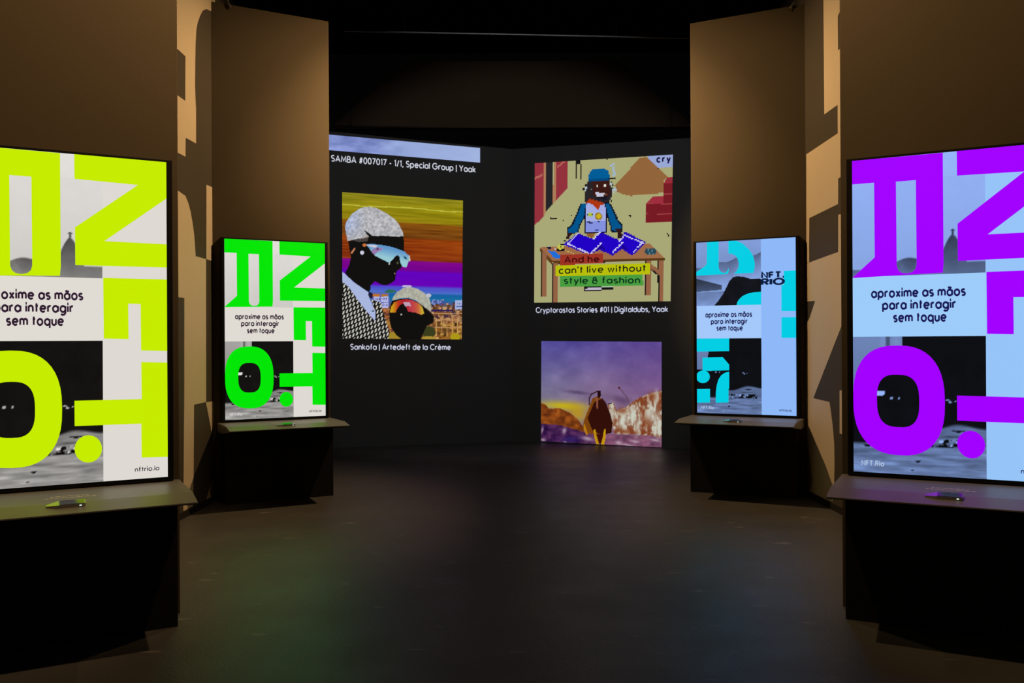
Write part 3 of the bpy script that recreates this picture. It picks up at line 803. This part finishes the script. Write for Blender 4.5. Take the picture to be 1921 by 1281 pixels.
# --- painted sunset with a walking figure
def sunset():
    S = 4.271
    cs = [(1015.6, 639.6), (1241.1, 641.2), (1241.1, 841), (1014.7, 827.6)]
    src = [((x - 980) * S, (y - 560) * S) for x, y in cs]
    cv = Canvas(220, 190, src)
    X, Y = cv.X, cv.Y
    t = np.clip((Y - 345) / 500, 0, 1); u = np.clip((X - 150) / 960, 0, 1)
    top = np.array([78, 72, 150]) * (1 - u[..., None]) + np.array([96, 74, 146]) * u[..., None]
    low = np.array([134, 128, 146]) * (1 - u[..., None]) + np.array([126, 88, 132]) * u[..., None]
    nz = fbm(X / 130, Y / 90, 21)
    cv.c = top * (1 - t[..., None]) + low * t[..., None] + ((nz - .5) * 34)[..., None]
    m = np.exp(-(((X - 640) / 190) ** 2 + ((Y - 700) / 130) ** 2))[..., None]
    cv.c = cv.c * (1 - .3 * m) + np.array([150, 120, 150]) * .3 * m
    def soft(cx, cy, rx, ry, rot, rgb, k):
        c, s = math.cos(rot), math.sin(rot); dx, dy = X - cx, Y - cy
        w = (k * np.exp(-(((dx * c + dy * s) / rx) ** 2 + ((-dx * s + dy * c) / ry) ** 2)))[..., None]
        cv.c = cv.c * (1 - w) + np.array(rgb) * w
    soft(440, 752, 90, 14, .12, (84, 66, 100), .9); soft(790, 815, 100, 34, .3, (88, 62, 96), .8); soft(330, 860, 190, 34, .08, (196, 176, 20), .95)
    soft(440, 920, 90, 60, .5, (190, 150, 16), .8)
    n2 = fbm(X / 36, Y / 30, 31); n3 = fbm(X / 18, Y / 40, 41)
    hill = cv.inside([(140, 830), (190, 850), (210, 880), (300, 878), (380, 915), (440, 965), (480, 1020), (500, 1080), (300, 1050), (140, 1030)])
    cv.put(hill, np.stack([126 + (n2 - .5) * 110, 62 + (n2 - .5) * 70, 20 + (n2 - .5) * 20], -1))
    low_ = cv.inside([(140, 1000), (300, 1015), (420, 1050), (520, 1080), (720, 1090), (1120, 1110), (1120, 1230), (140, 1230)])
    k = np.clip((X - 450) / 200, 0, 1)
    cv.put(low_, np.stack([62 + 56 * k + (n2 - .5) * 90, 28 + 44 * k + (n2 - .5) * 60, 74 + 26 * k + (n2 - .5) * 60], -1))
    for cx, cy, rx, ry in ((165, 1132, 22, 12), (340, 1150, 16, 8), (335, 1060, 16, 26), (520, 1125, 50, 16), (770, 1160, 26, 16), (900, 1150, 34, 10), (850, 1180, 50, 8), (1060, 1140, 40, 8), (160, 1050, 8, 26)):
        soft(cx, cy, rx, ry, .2, (196, 176, 190), .75)
    soft(380, 1130, 70, 26, 0, (48, 34, 110), .7)
    rock = cv.inside([(680, 850), (730, 835), (755, 900), (830, 872), (900, 815), (950, 790), (1000, 770), (1060, 752), (1125, 740), (1125, 1120), (1030, 1105), (900, 1092), (740, 1088),
                      (715, 1000)])
    st = np.clip((n3 - .42) * 6, 0, 1)
    cv.put(rock, np.stack([124 + 70 * st, 62 + 126 * st, 36 + 136 * st], -1))
    for cx, cy, rx, ry, r_ in ((715, 930, 26, 80, 0), (800, 990, 40, 60, .3), (880, 930, 34, 70, .1), (925, 1030, 22, 70, .1), (1020, 930, 40, 70, .2), (1085, 1020, 40, 90, 0), (1075, 790, 16, 50, 0)):
        soft(cx, cy, rx, ry, r_, (202, 206, 192), .85)
    for cx, cy, rx, ry in ((800, 900, 40, 26), (960, 905, 24, 36), (1040, 790, 40, 40), (950, 820, 18, 22), (985, 1000, 30, 60), (1105, 780, 12, 40), (830, 1070, 110, 20), (750, 985, 12, 24)):
        soft(cx, cy, rx, ry, .1, (130, 62, 30), .8)
    cv.line(690, 845, 712, 843, 9, (40, 20, 40)); cv.line(775, 716, 835, 790, 7, (100, 60, 80)); cv.line(835, 790, 850, 830, 7, (100, 60, 80)); cv.ell(772, 716, 9, 9, (80, 24, 30))
    cv.poly([(560, 800), (610, 780), (660, 830), (700, 920), (722, 1000), (712, 1080), (650, 1095), (600, 1090), (520, 1085), (480, 1040), (495, 970), (530, 880)], (122, 66, 14))
    cv.poly([(575, 830), (640, 800), (668, 835), (705, 930), (722, 1005), (712, 1080), (650, 1095), (610, 1085), (560, 1060), (520, 960)], (50, 14, 8))
    cv.poly([(598, 740), (625, 738), (630, 775), (615, 800), (600, 790)], (34, 10, 14)); cv.poly([(588, 800), (606, 800), (602, 890), (594, 880)], (140, 80, 60))
    for p in (((533, 850), (535, 800)), ((535, 800), (552, 765)), ((552, 765), (605, 742))): cv.line(*p[0], *p[1], 10, (50, 20, 26))
    cv.poly([(568, 1050), (582, 1050), (600, 1120), (612, 1172), (590, 1170), (575, 1110)], (190, 140, 12)); cv.poly([(668, 1045), (655, 1050), (640, 1110), (628, 1172), (655, 1176), (664, 1120)], (196, 146, 14))
    cv.poly([(495, 1000), (525, 1090), (510, 1095), (488, 1040)], (180, 120, 14)); cv.poly([(590, 1090), (650, 1090), (630, 1165), (612, 1165)], (60, 12, 10))
    root = empty('projected_picture')
    tag(root, 'projected painting of a cloaked figure walking under a purple sunset sky', 'projected picture', 'pictures projected on the far walls')
    grid_picture('picture', np.clip(cv.c, 0, 255), quad_place([wall_pt(1, *p) for p in cs]), root, M_PROJPIC)
sunset()

# ================================================================== DISPLAYS
def ab_place(layer):
    def place(a, b):
        a = np.asarray(a, float).ravel(); b = np.asarray(b, float).ravel()
        return np.c_[(a - .5) * SW, np.full(len(a), -layer), STOP - b * SH]
    return place
def shape(hm, pts, layer=.0012):
    ab = np.clip(hm(pts), 0, 1)
    return [tuple(p) for p in ab_place(layer)(ab[:, 0], ab[:, 1])]
def rounded(cx, cy, rx, ry, p=2.5, n=44):
    out = []
    for i in range(n):
        t = 2 * math.pi * i / n
        c, s = math.cos(t), math.sin(t)
        out.append((cx + rx * math.copysign(abs(c) ** (2 / p), c), cy + ry * math.copysign(abs(s) ** (2 / p), s)))
    return out
H3 = homography([(73, 53), (692, 85), (686, 1142), (69, 1167)])       # measuring frame of the letter poster
H7 = homography([(152, 86), (765, 56), (769, 1162), (157, 1134)])     # measuring frame of the cyan poster

def grey_photo(nx, ny, kind, tint):
    """the two black-and-white photographs on a poster"""
    A, B = np.meshgrid(np.linspace(0, 1, nx), np.linspace(0, 1, ny))
    n = fbm(A * 9, B * 9, 51)
    if kind in ('sky', 'sky_plain'):
        g = 221 - 14 * np.clip(B * 1.4 - .2, 0, 1) + (n - .5) * 6
        g = np.where(B < .2, g + 4, g)
        if kind == 'sky':
            ridge = .905 + .03 * np.sin(A * 7 + 1.0) - .035 * np.exp(-((A - .42) / .1) ** 2)
            hump = .67 + 2.4 * np.abs(A - .765) ** 1.55 * 3.2
            hump = np.where((A > .60), np.minimum(hump, .90), 2)
            r = np.minimum(ridge, hump)
            hill = np.clip((B - r) / .012, 0, 1)
            tone = 96 + 40 * np.clip((B - .86) / .12, 0, 1) + (n - .5) * 50
            tone = np.where(B > hump, 70 + 60 * (B - .68) / .3 + (n - .5) * 30, tone)
            g = g * (1 - hill) + tone * hill
            st = (np.abs(A - .767) < .007) & (B > .632) & (B < .68) | ((np.abs(B - .645) < .006) & (np.abs(A - .767) < .017))
            g = np.where(st, 92, g)
    elif kind == 'bay':
        g = 196 - 40 * B + (n - .5) * 10
        far = .40 - .20 * A + .02 * np.sin(A * 16)
        g = np.where(B > far, 124 + 76 * np.clip((B - far) / .35, 0, 1) + (n - .5) * 22, g)
        near = np.where(A < .4, .57 + .28 * A, 2)
        g = np.where((B > near) & (B < .78 - .06 * A), 62 + 40 * (B - .57) / .2 + (n - .5) * 16, g)
        g = np.where((B > .785 - .02 * A) & (A < .6), 150 + 34 * (B - .78) / .2 + (n - .5) * 30, g)
        xs = [.28, .34, .42, .52, .58, .66, .74, .84, 1.0]; ys = [1.0, .93, .82, .62, .56, .555, .565, .60, .605]
        g = np.where(B > np.interp(A, xs, ys, left=2), 24 + (n - .5) * 14, g)
    else:
        g = np.full_like(A, 17.0) + (n - .5) * 8
        g = np.where((A < .55) & (B < .16) & (kind == 'night_pale'), 168 + 20 * np.sin(A * 60) * .3 - 60 * (np.abs(A - .27) < .015), g)
        if kind == 'night_pale':
            g = np.where(A > .385, 17 + (n - .5) * 8, g)
            g = np.where((A < .20 - .18 * (B - .1)) & (B < .42), 165 - 40 * B, g)
            g = np.where((A > .385) & (B < .16), 17, g)
        shore = .70 - .075 * A + .02 * np.sin(A * 14)
        shore = np.where(A < .35, .775, shore)
        streak = fbm(A * 5 + B * 6, B * 42, 61)
        w = np.clip((B - shore) / .02, 0, 1)
        water = 128 + 30 * np.clip((B - .7) / .3, 0, 1) + (streak - .5) * 110
        g = g * (1 - w) + water * w
        boats = (fbm(A * 40, B * 44, 71) > .50) & (B > .735 - .0 * A) & (B < .79) & (A > .44) & (A < .93)
        g = np.where(boats, 14, g)
        lights = (vnoise(A * 48, B * 40, 81) > .8) & (B > .745) & (B < .785) & (A > .48) & (A < .93)
        g = np.where(lights, 222, g)
        for x, y, rx, ry in ((.11, .80, .03, .009), (.50, .90, .022, .008), (.46, .965, .014, .006), (.80, .675, .05, .006)):
            g = np.where(((A - x) / rx) ** 2 + ((B - y) / ry) ** 2 < 1, 20, g)
        g = np.where((np.abs(A - .50) < .003) & (B > .862) & (B < .90), 50, g)
        for x, y in ((.72, .455), (.74, .468), (.78, .462), (.30, .45), (.36, .448)):
            g = np.where(((A - x) / .008) ** 2 + ((B - y) / .008) ** 2 < 1, 180, g)
        spot = ((A - .215) / .035) ** 2 + ((B - .415) / .02) ** 2 < 1
        g = np.where(spot, 226, g)
        veil = .75 + .25 * 0
    return np.clip(g[..., None] * np.array(tint), 0, 255)

def display(key, scheme):
    loc, a = frame_of(key)
    root = empty('display_screen', loc, a)
    tag(root, scheme['label'], 'display', 'portrait displays on the angled panels')
    bm = bmesh.new()
    m_ = 0.03  # side rim widened so its black imitates the dark halo beside the screen
    add_box(bm, -SW / 2 - m_, SW / 2 + m_, 0.002, 0.0595, SBOT - 0.022, STOP + 0.014)
    bm_obj('housing', bm, M_BEZEL, root, bevel=0.003)
    wt = scheme['white']; lt = scheme['letter']; tint = np.array(scheme['tint'])
    if scheme['kind'] == 'letters':
        hm = H3
        colx, r1, r2 = hm([(492, 600)])[0][0], hm([(280, 475)])[0][1], hm([(280, 685)])[0][1]
    else:
        hm = H7
        colx, r1, r2 = hm([(552, 600)])[0][0], hm([(350, 474)])[0][1], hm([(350, 678)])[0][1]
    def cell(a0, a1, b0, b1, layer):
        p = ab_place(layer)
        return [tuple(p([x], [y])[0]) for x, y in ((a0, b0), (a1, b0), (a1, b1), (a0, b1))]
    # lit white areas: text panel and right-hand column
    flat_shapes('text_panel', [(scheme['panel'], [cell(0, colx, r1, r2, 0)])], root)
    flat_shapes('white_column', [(wt, [cell(colx, 1, 0, 1, 0)])], root)
    P0 = ab_place(0.0)
    up = grey_photo(110, 130, scheme['sky'], tint)
    grid_picture('photograph', up, lambda a, b: P0(a * colx, b * r1), root, M_SCREENPIC)
    dn = grey_photo(96, 120, scheme['night'], tint)
    grid_picture('photograph', dn, lambda a, b: P0(a * colx, r2 + b * (1 - r2)), root, M_SCREENPIC)
    # big coloured letters
    items = []
    if scheme['kind'] == 'letters':
        items.append((lt, [shape(hm, [(60, 40), (370, 69), (369, 440), (366, 472), (60, 474), (60, 472), (148, 405), (148, 141), (60, 137)]),
                           shape(hm, [(221, 147), (285, 150), (285, 440), (281, 455), (271, 464), (254, 468), (237, 465), (226, 456), (221, 441)])]))
        items.append((lt, [shape(hm, [(412, 60), (700, 70), (700, 208), (500, 355), (700, 362), (700, 440), (412, 436), (412, 312), (604, 165), (412, 152)])]))
        items.append((lt, [shape(hm, [(495, 477), (700, 480), (700, 720), (608, 718), (608, 563), (570, 562), (570, 680), (495, 678)])]))
        items.append((lt, [shape(hm, [(608, 757), (700, 759), (700, 1075), (606, 1075), (606, 962), (405, 965), (405, 882), (608, 880)])]))
        items.append((lt, [shape(hm, rounded(219, 906, 149.5, 190)), shape(hm, rounded(220, 908, 69, 91, 2.8))]))
        items.append((lt, [shape(hm, rounded(445, 1041, 41, 45, 2.0, 32))]))
    else:
        items.append((lt, [shape(hm, [(218, 70), (290, 70), (290, 235), (294, 255), (306, 268), (325, 275), (343, 262), (350, 243), (353, 262), (343, 281), (145, 290), (150, 266), (205, 232), (216, 215)])]))
        items.append((lt, [shape(hm, [(350, 70), (400, 75), (440, 95), (478, 130), (503, 172), (513, 215), (511, 250), (504, 275), (384, 279), (402, 262), (412, 240), (414, 215), (408, 188), (394, 168),
                                      (374, 157), (350, 154)])]))
        items.append((lt, [shape(hm, [(400, 473), (404, 455), (416, 437), (436, 418), (466, 404), (505, 395), (552, 392), (552, 472)])]))
        items.append((lt, [shape(hm, [(692, 264), (775, 262), (775, 513), (677, 512), (677, 350), (692, 350)])]))
        items.append((lt, [shape(hm, [(677, 552), (775, 551), (775, 679), (677, 678)])]))
        items.append((lt, [shape(hm, [(145, 678), (354, 678), (354, 757), (145, 758)])]))
        items.append((lt, [shape(hm, [(190, 795), (315, 794), (354, 840), (354, 875), (190, 877)])]))
        items.append((lt, [shape(hm, rounded(193, 913, 42, 39, 2.0, 32))]))
        items.append((lt, [shape(hm, [(145, 988), (236, 988), (236, 1072), (145, 1072)])]))
        items.append((lt, [shape(hm, [(354, 884), (330, 889), (306, 904), (288, 930), (277, 968), (272, 1010), (271, 1074), (350, 1074), (350, 992), (354, 985)])]))
    for it in items: flat_shapes('poster_letter', [it], root)
    # wording
    def words(name, text, x0, y0, x1, y1, xh, rgb, w=.22, track=.42):
        q = hm([(x0, y0), (x1, y1), (x0, y0 - xh)])
        p = ab_place(.002)(q[:, 0], q[:, 1])
        h = p[2][2] - p[0][2]
        a_, b_ = p[0], p[1]
        z = (a_[2] + b_[2]) / 2
        fr = lambda x, y: (a_[0] * (1 - x) + b_[0] * x, -.002, z + y * h)
        o = text_obj(name, text, rgb, fr, root, w=w, track=track)
    ink = scheme['ink']
    if scheme['kind'] == 'letters':
        rows = [('aproxime as mãos', 137, 549, 432, 546.5), ('para interagir', 174, 591, 403, 588.5), ('sem toque', 210, 634, 374, 632)]
        web, logo = (586, 1121, 659, 1118), (98, 1141, 172, 1138)
    else:
        rows = [('aproxime as mãos', 210, 545.5, 493, 543.5), ('para interagir', 244, 587, 465, 586), ('sem toque', 279, 628, 436, 628)]
        web, logo = (664, 1132, 738, 1135), (184, 1110, 258, 1112)
    for t_, *xy in rows: words('instruction_text', t_, *xy, 19.5, ink, .37, .48)
    words('web_address', 'nftrio.io', *web, 9.5, ink, .27)
    words('corner_logo', 'NFT.Rio', *logo, 11, scheme['logo'], .33, .5)
    if scheme['kind'] != 'letters':
        def block(text, x0, y0, x1, y1, cap):
            words('logo_lettering', text, x0, y0, x1, y1, cap / 1.5, (8, 30, 66), .46, .5)
        block('NFT.', 558, 306, 690, 304, 34); block('RIO', 558, 348, 690, 346, 34)
    return root

WARMW = dict(white=(222, 217, 210), panel=(224, 219, 211), tint=(1.0, .985, .965), ink=(46, 24, 46), logo=(214, 212, 210))
COOLW = dict(white=(150, 196, 248), panel=(158, 204, 250), tint=(.66, .80, 1.10), ink=(24, 22, 84), logo=(176, 196, 226))
display('near_left', dict(WARMW, kind='letters', letter=(198, 236, 0), sky='sky', night='night',
        label='large portrait display with lime green letters, near left over its ledge'))
display('far_left', dict(WARMW, kind='letters', letter=(0, 230, 6), sky='sky_plain', night='night_pale',
        label='portrait display with pure green letters on the far left panel'))
display('far_right', dict(COOLW, kind='shapes', letter=(0, 206, 228), sky='bay', night='night_pale', white=(142, 184, 248), panel=(164, 200, 250),
        label='portrait display with cyan letter fragments on the far right panel'))
display('near_right', dict(COOLW, kind='letters', letter=(162, 0, 255), sky='sky', night='night_pale',
        label='large portrait display with violet letters, near right over its ledge'))

# ================================================================== PEDESTALS AND SENSORS
LED_W = 0.53
LEDGE = [(0.058, 0.640), (-0.165, 0.640), (-0.556, 0.685), (-0.568, 0.690), (-0.567, 0.697), (-0.410, 0.7215), (0.058, 0.7215)]
def pedestal(key, label):
    loc, a = frame_of(key)
    root = empty('display_pedestal', loc, a)
    tag(root, label, 'pedestal', 'black pedestals under the displays')
    bm = bmesh.new(); add_box(bm, -0.492, 0.492, -0.165, 0.0595, 0, 0.6395)
    bm_obj('cabinet', bm, M_BLACK, root, bevel=0.003)
    bm = bmesh.new(); prism(bm, LEDGE, -LED_W, LED_W)
    led = bm_obj('ledge', bm, M_LEDGE, root, bevel=0.0012)
    led.data.materials.append(M_BLACK)
    for p in led.data.polygons:
        if p.normal.z < -0.5: p.material_index = 1
    # two lines of faint print on the ledge behind the sensor
    bm = bmesh.new()
    for row, (y, x0, x1) in enumerate(((-0.23, -0.085, 0.085), (-0.275, -0.11, 0.11))):
        x = x0; r = random.Random(row + 3)
        while x < x1:
            w = r.uniform(.012, .03)
            add_box(bm, x, min(x + w, x1), y, y + .014, 0.7212, 0.7219); x += w + .006
    tag(bm_obj('printed_lines', bm, M_PRINT, root), kind='stuff')
    return root
def sensor(key, label, flip):
    loc, a = frame_of(key)
    c, s = math.cos(a), math.sin(a)
    slope = math.atan2(0.7215 - 0.697, 0.157)
    lx, ly = 0.0, -0.452
    root = empty('hand_sensor', (loc[0] + c * lx - s * ly, loc[1] + s * lx + c * ly, 0.7155), a)
    root.rotation_euler = (slope, 0, a)
    tag(root, label, 'sensor', 'small hand sensors on the ledges')
    # body with a nose tapering to the left
    L, D, Hh = 0.055, 0.034, 0.013
    prof = [(-L, -D), (L - .01, -D), (L, -D + .01), (L, D - .01), (L - .01, D), (-L, D), (-L - .05, .006), (-L - .05, -.012)]
    bm = bmesh.new()
    lo = [bm.verts.new((x, y, 0)) for x, y in prof]
    hi = [bm.verts.new((x, y, Hh if x > -L - .02 else .006)) for x, y in prof]
    bm.faces.new(lo[::-1]); n = len(prof)
    bm.faces.new(hi[:6]); bm.faces.new((hi[5], hi[6], hi[7], hi[0]))
    for i in range(n):
        j = (i + 1) % n
        bm.faces.new((lo[i], lo[j], hi[j], hi[i]))
    body = bm_obj('body', bm, M_ALU, root)
    bm = bmesh.new(); add_box(bm, -L + .003, L - .004, -D + .003, D - .003, Hh - .0005, Hh + .002)
    bm_obj('glass_top', bm, M_GLASS, body, bevel=0.0008)
    bm = bmesh.new(); add_box(bm, L - .026, L - .017, -D - .0015, -D + .001, .004, .009)
    bm_obj('indicator_light', bm, glow((235, 255, 235), 1.0), body)
for key, disp in (('near_left', 'lime green display'), ('far_left', 'pure green display'), ('far_right', 'cyan display'), ('near_right', 'violet display')):
    pedestal(key, 'black pedestal with grey projecting ledge beneath the ' + disp)
    sensor(key, 'small flat hand sensor on the ledge beneath the ' + disp, False)

# ================================================================== OVERHEAD: BARS AND LAMPS
def bar(y, z0, z1, x0, x1, r, label, wires):
    root = empty('lighting_bar', ((x0 + x1) / 2, y, (z0 + z1) / 2))
    tag(root, label, 'lighting bar', 'overhead lighting bars')
    cx, cz = (x0 + x1) / 2, (z0 + z1) / 2
    bm = bmesh.new(); add_tube(bm, [(x0 - cx, 0, z0 - cz), (x1 - cx, 0, z1 - cz)], r, 12)
    bm_obj('tube', bm, M_BAR, root)
    for x in wires:
        bm = bmesh.new(); zz = z0 + (z1 - z0) * (x - x0) / (x1 - x0)
        add_tube(bm, [(x - cx, 0, zz - cz), (x - cx, 0, 6.4 - cz)], .003, 6)
        bm_obj('suspension_wire', bm, M_CAN, root)
pL = on_plane(645, 58, (0, 9.9, 0), (0, 1, 0)); pR = on_plane(1292, 71.5, (0, 9.9, 0), (0, 1, 0))
bar(9.9, pL[2], pR[2], pL[0], pR[0], .009, 'thin grey bar hanging across the dark above the projection walls', (-1.2, 1.2))
bar(8.53, 5.67, 5.67, -2.3, 2.3, .024, 'overhead lighting bar above the far pair of displays', (-2.0, 2.0))
bar(7.62, 5.22, 5.22, -2.3, 2.3, .024, 'overhead lighting bar between the near and far displays', (-2.0, 2.0))
bar(4.28, 5.22, 5.22, -2.3, 2.3, .024, 'overhead lighting bar above the near pair of displays', (-2.0, 2.0))

def spotlight(loc, aim, watts, cone, label, lamp=True, colour=WARM):
    root = empty('ceiling_spotlight', loc)
    tag(root, label, 'spotlight', 'ceiling spotlights')
    d = (Vector(aim) - Vector(loc)).normalized()
    rot = d.to_track_quat('-Z', 'Y')
    root.rotation_mode = 'QUATERNION'; root.rotation_quaternion = rot
    seg = 20
    bm = bmesh.new()
    prof = [(.042, .002), (.046, 0), (.046, .11), (.036, .13), (0.001, .132)]
    rings = [[bm.verts.new((r * math.cos(2 * math.pi * k / seg), r * math.sin(2 * math.pi * k / seg), z)) for k in range(seg)] for r, z in prof]
    for p, q in zip(rings, rings[1:]):
        for k in range(seg): bm.faces.new((p[k], p[(k + 1) % seg], q[(k + 1) % seg], q[k]))
    can = bm_obj('lamp_can', bm, M_CAN, root)
    bm = bmesh.new()
    bmesh.ops.create_circle(bm, cap_ends=True, segments=seg, radius=.040)
    for v in bm.verts: v.co.z += .02
    bm_obj('lens', bm, glow((255, 205, 140), 2.0) if lamp else M_GLASS, can)
    inv = rot.to_matrix().inverted()
    bm = bmesh.new(); add_tube(bm, [inv @ Vector((0, 0, 0)) + Vector((0, .046, .07)), inv @ Vector((0, 0, .17))], .008, 8)
    bm_obj('bracket', bm, M_CAN, root)
    if lamp:
        ld = bpy.data.lights.new('lamp_light', 'SPOT')
        ld.energy = watts; ld.color = colour; ld.spot_size = math.radians(cone); ld.spot_blend = 0.9; ld.shadow_soft_size = 0.035
        lo = bpy.data.objects.new('lamp_light', ld); link(lo, root)
        lo.location = (0, 0, -.012)
for args in SPOTS: spotlight(*args)

# loose cables rising from the tops of the far panels
for key, pts, lab in (('far_right', [(1480, 20), (1483, 13), (1488, 7), (1492, 0), (1495, -12), (1497, -60), (1497, -210)], 'thin grey cable rising above the cyan display panel'),
                      ('far_left', [(434, 16), (430, 8), (427, 0), (426, -12), (426, -60), (426, -210)], 'thin grey cable rising above the green display panel')):
    (lx, ly, _), a_ = frame_of(key)
    nrm = np.array([math.sin(a_), -math.cos(a_), 0]); p0 = np.array([lx, ly, 0]) - nrm * .05
    P_ = [on_plane(px, py, p0, nrm) for px, py in pts]
    P_[0][2] = min(P_[0][2], WTOP - .02)
    bm = bmesh.new(); add_tube(bm, P_, .006, 8)
    tag(bm_obj('cable', bm, M_BAR, smooth=True), lab, 'cable', 'loose cables above the far panels')

def projector():
    loc, aim, watts, cone = PROJECTOR
    root = empty('video_projector', loc)
    tag(root, 'black video projector hanging in front of the far walls', 'projector')
    d = (Vector(aim) - Vector(loc)).normalized()
    rot = d.to_track_quat('-Z', 'Y')
    root.rotation_mode = 'QUATERNION'; root.rotation_quaternion = rot
    bm = bmesh.new(); add_box(bm, -.2, .2, -.07, .07, .012, .36)
    bm_obj('body', bm, M_CAN, root, bevel=.01)
    bm = bmesh.new(); add_tube(bm, [(0, 0, .0), (0, 0, .03)], .045, 20)
    bm_obj('lens_ring', bm, M_GLASS, root)
    inv = rot.to_matrix().inverted()
    bm = bmesh.new(); p = Vector((0, .06, .18)); add_tube(bm, [p, p + inv @ Vector((0, 0, 6.4 - loc[2] - .06))], .018, 10)
    bm_obj('ceiling_pole', bm, M_CAN, root)
    ld = bpy.data.lights.new('projector_light', 'SPOT')
    ld.energy = watts; ld.color = (0.93, 0.97, 1.0); ld.spot_size = math.radians(cone); ld.spot_blend = 0.35; ld.shadow_soft_size = 0.02
    lo = bpy.data.objects.new('projector_light', ld); link(lo, root); lo.location = (0, 0, -.01)
projector()
